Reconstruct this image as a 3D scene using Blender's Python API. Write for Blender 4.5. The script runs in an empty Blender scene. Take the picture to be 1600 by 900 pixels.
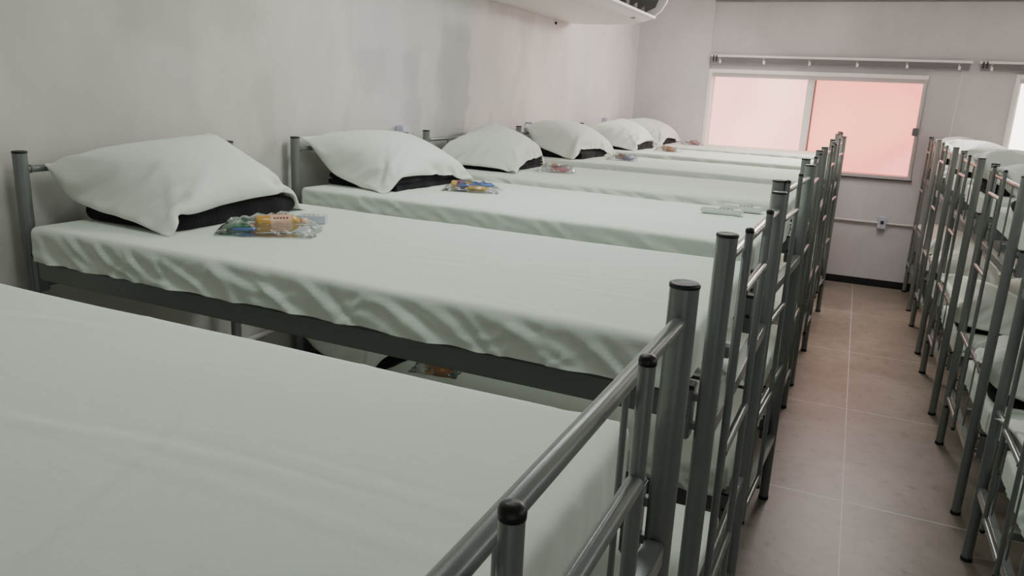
import bpy, bmesh, math, random
import numpy as np
from mathutils import Vector, Matrix
C = bpy.context.scene.collection
rnd = random.Random(7)
PI = math.pi

# ------------------------------------------------------------------ materials
def mat(name, col, rough=.5, metal=0., bump=0., bscale=60., bdist=.002, var=0., vscale=3., spec=.5, sheen=0., emis=None, coat=0.):
    m = bpy.data.materials.new(name); m.use_nodes = True
    nt = m.node_tree; b = nt.nodes['Principled BSDF']
    b.inputs['Base Color'].default_value = (*col, 1); b.inputs['Roughness'].default_value = rough
    b.inputs['Metallic'].default_value = metal; b.inputs['Specular IOR Level'].default_value = spec
    if sheen: b.inputs['Sheen Weight'].default_value = sheen; b.inputs['Sheen Roughness'].default_value = .6
    if coat: b.inputs['Coat Weight'].default_value = coat; b.inputs['Coat Roughness'].default_value = .15
    tc = nt.nodes.new('ShaderNodeTexCoord')
    if bump:
        n = nt.nodes.new('ShaderNodeTexNoise'); n.inputs['Scale'].default_value = bscale; n.inputs['Detail'].default_value = 3
        nt.links.new(tc.outputs['Object'], n.inputs['Vector'])
        bp = nt.nodes.new('ShaderNodeBump'); bp.inputs['Strength'].default_value = bump; bp.inputs['Distance'].default_value = bdist
        nt.links.new(n.outputs['Fac'], bp.inputs['Height']); nt.links.new(bp.outputs['Normal'], b.inputs['Normal'])
    if var:
        n = nt.nodes.new('ShaderNodeTexNoise'); n.inputs['Scale'].default_value = vscale; n.inputs['Detail'].default_value = 4
        nt.links.new(tc.outputs['Object'], n.inputs['Vector'])
        mx = nt.nodes.new('ShaderNodeMix'); mx.data_type = 'RGBA'
        mx.inputs[6].default_value = (*[c*(1-var) for c in col], 1); mx.inputs[7].default_value = (*[min(1, c*(1+var)) for c in col], 1)
        nt.links.new(n.outputs['Fac'], mx.inputs[0]); nt.links.new(mx.outputs[2], b.inputs['Base Color'])
    return m

def N(nt, t, **kw):
    n = nt.nodes.new(t)
    for k, v in kw.items(): setattr(n, k, v)
    return n
def ramp(nt, src, stops):
    r = N(nt, 'ShaderNodeValToRGB')
    while len(r.color_ramp.elements) < len(stops): r.color_ramp.elements.new(.5)
    for e, (p, c) in zip(r.color_ramp.elements, stops):
        e.position = p; e.color = (*c, 1) if len(c) == 3 else c
    nt.links.new(src, r.inputs[0]); return r.outputs[0]

M = {}
M['paint'] = mat('grey_satin_paint', (.178, .192, .183), .3, .15, .15, 220, .0006, .12, 6, .5, coat=.25)
M['black'] = mat('black_plastic', (.008, .008, .009), .4)
M['sheet'] = mat('white_cotton_sheet', (.775, .85, .765), .85, 0, .25, 30, .004, .03, 4, .2, sheen=.1)
M['case'] = mat('white_pillowcase', (.80, .83, .765), .85, 0, .3, 26, .004, .02, 5, .2, sheen=.1)
M['blanket'] = mat('charcoal_fleece', (.010, .009, .012), .95, 0, .9, 160, .004, .4, 60, .1, sheen=.08)
M['board'] = mat('pale_slat_wood', (.32, .24, .16), .7, 0, .2, 20, .002, .2, 8)
M['frame'] = mat('window_aluminium', (.56, .54, .54), .45, .1)
M['framew'] = mat('white_aluminium', (.93, .91, .89), .45)
M['darkline'] = mat('gasket_and_sill_shade', (.03, .03, .035), .6)
M['base'] = mat('black_baseboard', (.012, .013, .013), .35)
M['blind'] = mat('blind_grey', (.27, .265, .28), .5)
M['ac'] = mat('ac_white_plastic', (.72, .68, .66), .4)
M['acdark'] = mat('ac_dark_inside', (.01, .01, .01), .7)
M['acgrey'] = mat('ac_grey_vane', (.12, .11, .11), .5)
M['box'] = mat('outlet_blue_white', (.55, .58, .68), .4)
M['pipe'] = mat('conduit_cream', (.60, .57, .54), .5)
M['remote'] = mat('remote_white', (.68, .71, .66), .35)
M['key'] = mat('remote_key_grey', (.30, .33, .31), .4)

def wall_mat(name, patches):
    m = mat(name, (.62, .6, .58), .75, 0, .25, 14, .003)
    nt = m.node_tree; b = nt.nodes['Principled BSDF']; tc = N(nt, 'ShaderNodeTexCoord')
    n1 = N(nt, 'ShaderNodeTexNoise'); n1.inputs['Scale'].default_value = 1.3; n1.inputs['Detail'].default_value = 5; n1.inputs['Roughness'].default_value = .62
    mp = N(nt, 'ShaderNodeMapping'); mp.inputs['Scale'].default_value = (1, 1, .55)
    nt.links.new(tc.outputs['Object'], mp.inputs[0]); nt.links.new(mp.outputs[0], n1.inputs['Vector'])
    c = ramp(nt, n1.outputs['Fac'], [(.35, (.58, .565, .57)) if patches else (.35, (.58, .562, .58)), (.5, (.65, .635, .64)) if patches else (.5, (.64, .617, .64)), (.62, (.71, .69, .69)) if patches else (.62, (.69, .665, .69))])
    if patches:
        # repainted roller patches: rectangular cells with their own tone, softened by noise
        n2 = N(nt, 'ShaderNodeTexNoise'); n2.inputs['Scale'].default_value = 3; n2.inputs['Detail'].default_value = 3
        nt.links.new(tc.outputs['Object'], n2.inputs['Vector'])
        ad = N(nt, 'ShaderNodeVectorMath', operation='MULTIPLY_ADD'); ad.inputs[1].default_value = (.25,)*3
        nt.links.new(n2.outputs['Color'], ad.inputs[0]); nt.links.new(tc.outputs['Object'], ad.inputs[2])
        v = N(nt, 'ShaderNodeTexVoronoi', distance='CHEBYCHEV', feature='SMOOTH_F1'); v.inputs['Scale'].default_value = 1.25; v.inputs['Smoothness'].default_value = .35
        nt.links.new(ad.outputs[0], v.inputs['Vector'])
        sp = N(nt, 'ShaderNodeSeparateColor'); nt.links.new(v.outputs['Color'], sp.inputs[0])
        c2 = ramp(nt, sp.outputs[0], [(.0, (.72, .715, .71)), (.3, (1, .965, .92)), (.6, (.82, .80, .77)), (1., (1.1, 1.05, .99))])
        mx = N(nt, 'ShaderNodeMix', data_type='RGBA', blend_type='MULTIPLY'); mx.inputs[0].default_value = 1.
        mx.inputs[0].default_value = .45
        nt.links.new(c, mx.inputs[6]); nt.links.new(c2, mx.inputs[7]); c = mx.outputs[2]
        # filler and roller patches, broad tone shifts; pinkish lighter zone is painted window glow
        n3 = N(nt, 'ShaderNodeTexNoise'); n3.inputs['Scale'].default_value = 5; n3.inputs['Detail'].default_value = 5
        nt.links.new(tc.outputs['Object'], n3.inputs['Vector'])
        sub = N(nt, 'ShaderNodeVectorMath', operation='SUBTRACT'); sub.inputs[1].default_value = (.5, .5, .5); nt.links.new(n3.outputs['Color'], sub.inputs[0])
        mad = N(nt, 'ShaderNodeVectorMath', operation='MULTIPLY_ADD'); mad.inputs[1].default_value = (.28,)*3
        nt.links.new(sub.outputs[0], mad.inputs[0]); nt.links.new(tc.outputs['Object'], mad.inputs[2])
        sx = N(nt, 'ShaderNodeSeparateXYZ'); nt.links.new(mad.outputs[0], sx.inputs[0])
        def step(out, a, b):
            r = N(nt, 'ShaderNodeMapRange', interpolation_type='SMOOTHSTEP'); r.inputs[1].default_value = a; r.inputs[2].default_value = b
            nt.links.new(out, r.inputs[0]); return r.outputs[0]
        for y0, ea, y1, eb, z0, z1, tone in [(4.02, .10, 4.42, .015, 1.3, 2.12, (.80, .82, .83)), (4.42, .02, 6.3, .3, 1.2, 2.3, (1.05, 1.0, .985)), (3.2, .08, 3.5, .08, 1.72, 1.92, (.86, .87, .88)),
                                             (3.66, .04, 3.82, .03, 1.5, 1.95, (.86, .86, .88)), (-2, .1, 3.0, .5, -1, 4, (.955, .955, .90)), (1.9, .05, 2.55, .05, 1.88, 2.5, (.91, .90, .89)), (2.5, .03, 2.62, .03, 1.4, 1.8, (.92, .92, .92)),  # near end toned greener-beige, upper left darker
                                             (5.2, .05, 5.35, .05, 1.5, 1.7, (.92, .9, .9)), (4.7, .03, 4.78, .03, 1.42, 1.6, (.9, .88, .87)), (2.95, .03, 3.6, .3, 1.85, 2.6, (1.0, .97, .98))]:
            a = step(sx.outputs[1], y0-ea, y0+ea); b_ = step(sx.outputs[1], y1+eb, y1-eb); c_ = step(sx.outputs[2], z0-.06, z0+.06); d_ = step(sx.outputs[2], z1+.06, z1-.06)
            m1 = N(nt, 'ShaderNodeMath', operation='MULTIPLY'); nt.links.new(a, m1.inputs[0]); nt.links.new(b_, m1.inputs[1])
            m2 = N(nt, 'ShaderNodeMath', operation='MULTIPLY'); nt.links.new(c_, m2.inputs[0]); nt.links.new(d_, m2.inputs[1])
            m3 = N(nt, 'ShaderNodeMath', operation='MULTIPLY'); nt.links.new(m1.outputs[0], m3.inputs[0]); nt.links.new(m2.outputs[0], m3.inputs[1])
            mm_ = N(nt, 'ShaderNodeMix', data_type='RGBA', blend_type='MULTIPLY'); nt.links.new(m3.outputs[0], mm_.inputs[0])
            nt.links.new(c, mm_.inputs[6]); mm_.inputs[7].default_value = (*tone, 1); c = mm_.outputs[2]
    nt.links.new(c, b.inputs['Base Color'])
    return m
M['wall'] = wall_mat('painted_wall', False)
M['wallp'] = wall_mat('patchy_painted_wall', True)
M['ceil'] = mat('ceiling_white', (.6, .58, .57), .8, 0, .1, 20)

def floor_mat():
    m = mat('stone_tile', (.2, .17, .14), .42, 0, .1, 40, .001)
    nt = m.node_tree; b = nt.nodes['Principled BSDF']; tc = N(nt, 'ShaderNodeTexCoord')
    sx = N(nt, 'ShaderNodeSeparateXYZ'); nt.links.new(tc.outputs['Object'], sx.inputs[0])
    def line(out, off):
        a = N(nt, 'ShaderNodeMath', operation='ADD'); a.inputs[1].default_value = off; nt.links.new(out, a.inputs[0])
        p = N(nt, 'ShaderNodeMath', operation='PINGPONG'); p.inputs[1].default_value = .6; nt.links.new(a.outputs[0], p.inputs[0])
        l = N(nt, 'ShaderNodeMath', operation='LESS_THAN'); l.inputs[1].default_value = .0028; nt.links.new(p.outputs[0], l.inputs[0])
        return l.outputs[0]
    lx = line(sx.outputs[0], 12-.176); ly = line(sx.outputs[1], 12-3.512)
    mxm = N(nt, 'ShaderNodeMath', operation='MAXIMUM'); nt.links.new(lx, mxm.inputs[0]); nt.links.new(ly, mxm.inputs[1])
    n1 = N(nt, 'ShaderNodeTexNoise'); n1.inputs['Scale'].default_value = 2.2; n1.inputs['Detail'].default_value = 8; n1.inputs['Roughness'].default_value = .65
    n1.inputs['Distortion'].default_value = .6
    nt.links.new(tc.outputs['Object'], n1.inputs['Vector'])
    c = ramp(nt, n1.outputs['Fac'], [(.3, (.145, .123, .098)), (.5, (.20, .172, .14)), (.7, (.26, .225, .187))])
    n2 = N(nt, 'ShaderNodeTexNoise'); n2.inputs['Scale'].default_value = 18; n2.inputs['Detail'].default_value = 6
    nt.links.new(tc.outputs['Object'], n2.inputs['Vector'])
    c2 = ramp(nt, n2.outputs['Fac'], [(.28, (.62, .6, .58)), (.42, (1, 1, 1)), (.6, (1.05, 1.05, 1.05))])
    mx = N(nt, 'ShaderNodeMix', data_type='RGBA', blend_type='MULTIPLY'); mx.inputs[0].default_value = .8
    nt.links.new(c, mx.inputs[6]); nt.links.new(c2, mx.inputs[7])
    mg = N(nt, 'ShaderNodeMix', data_type='RGBA'); nt.links.new(mxm.outputs[0], mg.inputs[0]); nt.links.new(mx.outputs[2], mg.inputs[6])
    mg.inputs[7].default_value = (.46, .42, .38, 1)
    nt.links.new(mg.outputs[2], b.inputs['Base Color'])
    return m
M['floor'] = floor_mat()

def pane_mat(name, stops, strength):
    """frosted glass; its backlight is put in as emission"""
    m = bpy.data.materials.new(name); m.use_nodes = True; nt = m.node_tree
    b = nt.nodes['Principled BSDF']; b.inputs['Base Color'].default_value = (.3, .25, .25, 1); b.inputs['Roughness'].default_value = .35
    tc = N(nt, 'ShaderNodeTexCoord')
    n = N(nt, 'ShaderNodeTexNoise'); n.inputs['Scale'].default_value = .95; n.inputs['Detail'].default_value = 1; n.inputs['Roughness'].default_value = .3
    nt.links.new(tc.outputs['Object'], n.inputs['Vector'])
    c = ramp(nt, n.outputs['Fac'], stops)
    nt.links.new(c, b.inputs['Emission Color']); b.inputs['Emission Strength'].default_value = strength  # pane glow is emission, in place of light from outside
    return m
M['paneA'] = pane_mat('frosted_glass_pale', [(.35, (.98, .46, .36)), (.5, (.85, .36, .30)), (.65, (.98, .50, .41))], 3.3)
M['paneB'] = pane_mat('frosted_glass_pink', [(.35, (.98, .29, .18)), (.5, (.86, .20, .16)), (.65, (.95, .27, .27))], 3.0)
M['paneC'] = pane_mat('frosted_glass_bright', [(.3, (1, .82, .76)), (.7, (1, .9, .86))], 6)

def bag_mat(tint=(.96, .98, .99)):
    m = bpy.data.materials.new('clear_film'); m.use_nodes = True; nt = m.node_tree
    for n in list(nt.nodes):
        if n.type == 'BSDF_PRINCIPLED': nt.nodes.remove(n)
    out = [n for n in nt.nodes if n.type == 'OUTPUT_MATERIAL'][0]
    tr = N(nt, 'ShaderNodeBsdfTransparent'); tr.inputs[0].default_value = (*tint, 1)
    gl = N(nt, 'ShaderNodeBsdfGlossy'); gl.inputs['Roughness'].default_value = .12; gl.inputs[0].default_value = (1, 1, 1, 1)
    df = N(nt, 'ShaderNodeBsdfDiffuse'); df.inputs[0].default_value = (.7, .75, .78, 1)
    tc = N(nt, 'ShaderNodeTexCoord'); n = N(nt, 'ShaderNodeTexNoise'); n.inputs['Scale'].default_value = 35; n.inputs['Detail'].default_value = 3
    nt.links.new(tc.outputs['Object'], n.inputs['Vector'])
    bp = N(nt, 'ShaderNodeBump'); bp.inputs['Strength'].default_value = .9; bp.inputs['Distance'].default_value = .006
    nt.links.new(n.outputs['Fac'], bp.inputs['Height']); nt.links.new(bp.outputs[0], gl.inputs['Normal'])
    fr = N(nt, 'ShaderNodeFresnel'); fr.inputs[0].default_value = 1.5; nt.links.new(bp.outputs[0], fr.inputs['Normal'])
    m1 = N(nt, 'ShaderNodeMixShader'); m1.inputs[0].default_value = .05
    nt.links.new(tr.outputs[0], m1.inputs[1]); nt.links.new(df.outputs[0], m1.inputs[2])
    m2 = N(nt, 'ShaderNodeMixShader'); nt.links.new(fr.outputs[0], m2.inputs[0]); nt.links.new(m1.outputs[0], m2.inputs[1]); nt.links.new(gl.outputs[0], m2.inputs[2])
    nt.links.new(m2.outputs[0], out.inputs[0])
    return m
M['film'] = bag_mat()
cols = dict(amber=(.62, .34, .07), peach=(.78, .47, .32), white=(.75, .75, .75), blue=(.05, .14, .48), green=(.03, .26, .10), gold=(.62, .40, .10),
            purple=(.20, .08, .22), pink=(.65, .22, .27), orange=(.55, .22, .06), teal=(.02, .16, .13), lilac=(.45, .40, .65), navy=(.03, .06, .2), paleblue=(.5, .65, .8))
for k, v in cols.items(): M[k] = mat('wrap_'+k, v, .3, 0, .3, 50, .003, .15, 40, coat=.3)
M['ink'] = mat('label_ink', (.25, .05, .08), .5)

# ------------------------------------------------------------------ mesh helpers
class MB:
    def __init__(s): s.v = []; s.f = []; s.mi = []; s.sm = []
    def add(s, vs, fs, mi=0, smooth=True):
        o = len(s.v); s.v += [tuple(v) for v in vs]
        for f in fs: s.f.append([i+o for i in f]); s.mi.append(mi); s.sm.append(smooth)
    def box(s, c, d, mi=0, rz=0, bev=0.):
        bm = bmesh.new(); bmesh.ops.create_cube(bm, size=1)
        bmesh.ops.scale(bm, vec=d, verts=bm.verts)
        if bev: bmesh.ops.bevel(bm, geom=bm.edges[:], offset=bev, segments=2, affect='EDGES')
        bmesh.ops.rotate(bm, cent=(0, 0, 0), matrix=Matrix.Rotation(rz, 3, 'Z'), verts=bm.verts)
        bmesh.ops.translate(bm, vec=c, verts=bm.verts)
        bm.verts.index_update()
        s.add([v.co[:] for v in bm.verts], [[v.index for v in f.verts] for f in bm.faces], mi, False); bm.free(); return s
    def tube(s, pts, r, seg=16, mi=0, caps=True, radii=None):
        pts = [Vector(p) for p in pts]; rings = []; prev = None
        for i, p in enumerate(pts):
            t = (pts[min(i+1, len(pts)-1)]-pts[max(i-1, 0)]).normalized()
            a = Vector((0, 0, 1)) if abs(t.z) < .9 else Vector((1, 0, 0))
            if prev is None: u = t.cross(a).normalized()
            else: u = (prev-t*prev.dot(t)).normalized()
            prev = u; w = t.cross(u); rr = radii[i] if radii else r
            rings.append([p+(u*math.cos(2*PI*k/seg)+w*math.sin(2*PI*k/seg))*rr for k in range(seg)])
        vs = [v for R in rings for v in R]; fs = []
        for i in range(len(pts)-1):
            for k in range(seg):
                a = i*seg+k; b = i*seg+(k+1) % seg; fs.append([a, b, b+seg, a+seg])
        s.add(vs, fs, mi)
        if caps: s.add(rings[0], [list(range(seg))[::-1]], mi, False); s.add(rings[-1], [list(range(seg))], mi, False)
        return s
    def lathe(s, prof, c=(0, 0, 0), seg=20, mi=0, mtx=None):
        vs = []; fs = []
        for r, z in prof:
            for k in range(seg):
                p = Vector((r*math.cos(2*PI*k/seg), r*math.sin(2*PI*k/seg), z))
                if mtx: p = mtx @ p
                vs.append(p+Vector(c))
        for i in range(len(prof)-1):
            for k in range(seg): a = i*seg+k; b = i*seg+(k+1) % seg; fs.append([a, b, b+seg, a+seg])
        s.add(vs, fs, mi); return s
    def mesh(s, name, mats):
        me = bpy.data.meshes.new(name); me.from_pydata(s.v, [], s.f)
        for m in (mats if isinstance(mats, (list, tuple)) else [mats]): me.materials.append(m)
        me.polygons.foreach_set('material_index', s.mi); me.polygons.foreach_set('use_smooth', s.sm); me.update()
        return me
def obj(name, me, parent=None, loc=(0, 0, 0), rz=0):
    o = bpy.data.objects.new(name, me); C.objects.link(o)
    if parent: o.parent = parent
    o.location = loc; o.rotation_euler = (0, 0, rz); return o
def part(name, mb, mats, parent=None, loc=(0, 0, 0), rz=0): return obj(name, mb.mesh(name, mats), parent, loc, rz)
def tag(o, label, cat, group=None):
    o['label'] = label; o['category'] = cat
    if group: o['group'] = group
    return o
def struct(o): o['kind'] = 'structure'; return o
def copytree(o, parent=None):
    c = o.copy(); C.objects.link(c); c.parent = parent
    for ch in list(o.children): copytree(ch, c)
    return c

# ------------------------------------------------------------------ room
XL, XR, YB, YN, ZC = -2.27, 2.80, 8.38, -1.6, 2.745
def plane_box(name, c, d, m): return struct(part(name, MB().box(c, d), m))
plane_box('floor', ((XL+XR)/2, (YB+YN)/2, -.05), (XR-XL+.4, YB-YN+.4, .1), M['floor'])
plane_box('ceiling', ((XL+XR)/2, (YB+YN)/2, ZC+.05), (XR-XL+.4, YB-YN+.4, .1), M['ceil'])
plane_box('wall_left', (XL-.06, (YB+YN)/2, ZC/2), (.12, YB-YN+.24, ZC), M['wallp'])
plane_box('wall_right', (XR+.06, (YB+YN)/2, ZC/2), (.12, YB-YN+.24, ZC), M['wall'])
plane_box('wall_near', ((XL+XR)/2, YN-.06, ZC/2), (XR-XL, .12, ZC), M['wall'])
W1 = (-1.50, .535, 1.085, 2.066); W2 = (1.235, 2.70, 1.085, 2.10)
wb = MB(); th = .16
for x0, x1, z0, z1 in [(XL, W1[0], 0, ZC), (W1[0], W1[1], 0, W1[2]), (W1[0], W1[1], W1[3], ZC), (W1[1], W2[0], 0, ZC),
                       (W2[0], W2[1], 0, W2[2]), (W2[0], W2[1], W2[3], ZC), (W2[1], XR, 0, ZC)]:
    wb.box(((x0+x1)/2, YB+th/2, (z0+z1)/2), (x1-x0, th, z1-z0))
struct(part('wall_back', wb, M['wall']))
plane_box('trim_1', ((XL-1.502)/2, YB-.02, ZC/2), (-1.502-XL, .04, ZC), M['wall'])     # shallow pier left of the window
struct(part('baseboard_back', MB().box(((XL+XR)/2, YB-.006, .036), (XR-XL, .012, .072), bev=.002), M['base']))
struct(part('baseboard_left', MB().box((XL+.006, (YB+YN)/2, .036), (.012, YB-YN, .072), bev=.002), M['base']))
struct(part('trim_2', MB().box(((XL+XR)/2+.38, YB-.02, ZC-.012), (XR+1.5, .04, .022)), mat('grey_cornice', (.25, .24, .25), .6)))

def window(n, W, split, mats):
    x0, x1, z0, z1 = W; y = YB
    w = bpy.data.objects.new('window_%d' % n, None); C.objects.link(w); w.location = (0, y, 0); struct(w)
    f = MB(); t = .035
    f.box((x0+t/2, .02, (z0+z1)/2), (t, .1, z1-z0), 1)
    f.box((x1-t/2, .02, (z0+z1)/2), (t*.8, .08, z1-z0), 0)
    f.box(((x0+x1)/2, .0, z1-.018), (x1-x0, .09, .036), 1)
    f.box(((x0+x1)/2, .02, z1-.055), (x1-x0, .07, .04), 0)
    f.box(((x0+x1)/2, .015, z0+.014), (x1-x0, .09, .03), 0)
    f.box(((x0+x1)/2, -.004, z0-.006), (x1-x0+.02, .05, .012), 2)  # dark strip drawn in as the shadow line under the sill
    part('window_frame', f, [M['frame'], M['framew'], M['darkline']], w)
    s = MB(); s.box((split-.036, .05, (z0+z1)/2), (.072, .02, z1-z0-.1), 0); s.box((split+.003, .04, (z0+z1)/2), (.006, .03, z1-z0-.1), 1)
    s.box((x0+.05, .05, (z0+z1)/2), (.02, .02, z1-z0-.1), 0)
    part('sash', s, [M['framew'], M['darkline']], w)
    part('pane', MB().box(((x0+split)/2, .065, (z0+z1)/2), (split-x0-.04, .006, z1-z0-.07)), mats[0], w)
    part('pane', MB().box(((x1+split)/2, .045, (z0+z1)/2), (x1-split-.03, .006, z1-z0-.07)), mats[1], w)
    if n == 1: part('lock', MB().box((x1-.035, -.035, 1.545), (.05, .03, .075), bev=.006).box((x1-.05, -.05, 1.545), (.02, .02, .045), bev=.004), mat('lock_grey', (.2, .2, .22), .4, .5), w)
    return w
window(1, W1, -.455, (M['paneA'], M['paneB'])); window(2, W2, 2.0, (M['paneC'], M['paneC']))
# what stands outside closes the opening behind the frosted panes
plane_box('wall_outside', (.6, YB+.9, 1.4), (6, .1, 3.4), mat('salmon_render', (.8, .4, .33), .9, 0, .3, 8))

def blind(x0, x1, z, label):
    t = bpy.data.objects.new('raised_blind', None); C.objects.link(t); t.location = (x0, YB, z)
    L = x1-x0
    part('headrail', MB().box((L/2, -.045, .068), (L, .05, .022), bev=.003), M['framew'], t)
    s = MB()
    for k in range(8): s.box((L/2+.004*((k*7) % 3-1), -.045, .05-k*.0062), (L-.03, .05, .0042))
    s.box((L/2, -.045, -.001), (L-.03, .045, .010), bev=.003)
    part('slat_stack', s, M['blind'], t)
    for k in range(6): part('cord_clip', MB().box((.10+k*(L-.2)/5, -.073, .012), (.022, .008, .035), bev=.003).tube([(.10+k*(L-.2)/5, -.073, .05), (.09+k*(L-.2)/5, -.076, .035), (.10+k*(L-.2)/5, -.074, .02)], .003, 6), M['framew'], t)
    part('bracket', MB().box((.03, -.06, .045), (.012, .03, .06)).box((.06, -.06, .045), (.012, .03, .06)), M['darkline'], t)
    tag(t, label, 'blind')
blind(-1.49, .868, 2.128, 'long grey venetian blind pulled fully up above the wide pink frosted window')
blind(.925, 2.74, 2.128, 'grey venetian blind pulled fully up above the bright right-hand window')
# pull wire hanging between the windows
o = part('blind_cord', MB().tube([(.80, YB-.05, 2.13), (.802, YB-.03, 1.8), (.795, YB-.02, 1.45)], .0025, 6), M['framew']); tag(o, 'thin white cord hanging on the far wall between the two windows', 'cord')

# conduit and outlets
def conduit(name, p0, p1, label):
    o = part(name, MB().tube([p0, p1], .0125, 12), M['pipe']); tag(o, label, 'conduit', None); return o
conduit('surface_conduit', (-1.2, YB-.0135, .645), (2.7, YB-.0135, .645), 'cream plastic conduit running along the far wall below the pink window')
conduit('surface_conduit', (XL+.0135, .2, .66), (XL+.0135, 8.1, .66), 'cream conduit along the left wall behind the lower bunks')
def outlet(loc, rz, label):
    t = bpy.data.objects.new('outlet_box', None); C.objects.link(t); t.location = loc; t.rotation_euler = (0, 0, rz)
    part('housing', MB().box((0, -.025, 0), (.078, .048, .118), bev=.006), M['box'], t)
    part('socket', MB().box((0, -.052, .008), (.03, .006, .032), bev=.002), M['darkline'], t)
    tag(t, label, 'outlet')
outlet((.348, YB, .650), 0, 'blue-white surface outlet box on the conduit of the far wall')
outlet((XL, 3.60, 1.48), PI/2*1, 'small outlet box on left wall behind the second pillow from the camera')
outlet((XL, 5.40, 1.47), PI/2, 'small outlet box on left wall behind the third pillow from the camera')
outlet((XL, 7.28, 1.48), PI/2, 'small outlet box on left wall near the far corner, behind the farthest pillows')

# ------------------------------------------------------------------ air conditioner (under-ceiling unit on the left wall)
def ac():
    t = bpy.data.objects.new('air_conditioner', None); C.objects.link(t); t.location = (XL, 0, 0)
    y0, y1 = 4.55, 6.19
    # cross-section in (x from wall, z)
    P = [(.004, 2.302), (.12, 2.298), (.34, 2.297), (.52, 2.303), (.61, 2.318), (.685, 2.345)]
    Q = [(.70, 2.362), (.745, 2.395), (.785, 2.46), (.80, 2.53), (.78, 2.60)]
    top = [(.60, 2.62), (.004, 2.62)]
    b = MB()
    def ext(b, prof, ya, yb, mi=0, closed=False, n=10, smooth=True):
        vs = []; 
        for k in range(n+1):
            y = ya+(yb-ya)*k/n
            vs += [(x, y, z) for x, z in prof]
        m = len(prof); fs = []
        for k in range(n):
            for i in range(m if closed else m-1):
                a = k*m+i; c = k*m+(i+1) % m; fs.append([a, c, c+m, a+m])
        b.add(vs, fs, mi, smooth)
    full = P+[(.60, 2.40), (.58, 2.60)]+[(.56, 2.62), (.004, 2.62)]
    ext(b, full, y0, y1-.03, closed=True, smooth=False)
    for y in (y0, y1-.03): b.add([(x, y, z) for x, z in full], [list(range(len(full)))], 0, False)
    part('body', b, M['ac'], t)
    side = P+Q+top
    for ya, yb in ((y1-.03, y1), (y0, y0+.03)):
        e = MB()
        ext(e, side, ya, yb, closed=True, n=1)
        for y in (ya, yb): e.add([(x, y, z) for x, z in side], [list(range(len(side)))], 0, False)
        part('end_cap', e, M['ac'], t)
    part('lower_lip', MB().box((.695, (y0+y1)/2, 2.352), (.022, y1-y0, .016), bev=.004), M['framew'], t)
    part('outlet_cavity', MB().box((.625, (y0+y1)/2, 2.48), (.03, y1-y0-.07, .25)), M['acdark'], t)
    for k in range(7):
        yy = y0+.17+k*.215
        q = MB(); q.add([(.66, yy, 2.37), (.735, yy+.02, 2.41), (.755, yy+.03, 2.47), (.66, yy+.0, 2.52)], [[0, 1, 2, 3]], 0, False)
        q.add([(.66, yy+.006, 2.37), (.735, yy+.026, 2.41), (.755, yy+.036, 2.47), (.66, yy+.006, 2.52)], [[3, 2, 1, 0]], 0, False)
        part('louvre_fin', q, M['acgrey'], t)
    part('front_panel', MB().tube([(.775, y0+.02, 2.60), (.775, y1-.02, 2.60)], .022, 12), M['ac'], t)
    part('badge', MB().box((.615, 5.86, 2.3175), (.035, .05, .003), bev=.001), M['acgrey'], t)
    tag(t, 'white under-ceiling air conditioner with open dark louvre on the left wall', 'air conditioner')
    s = part('wall_screw', MB().box((XL+.006, 5.85, 2.275), (.012, .02, .02), bev=.002), M['acdark']); tag(s, 'small dark fixing on the left wall just under the air conditioner', 'fixing')
ac()

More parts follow.
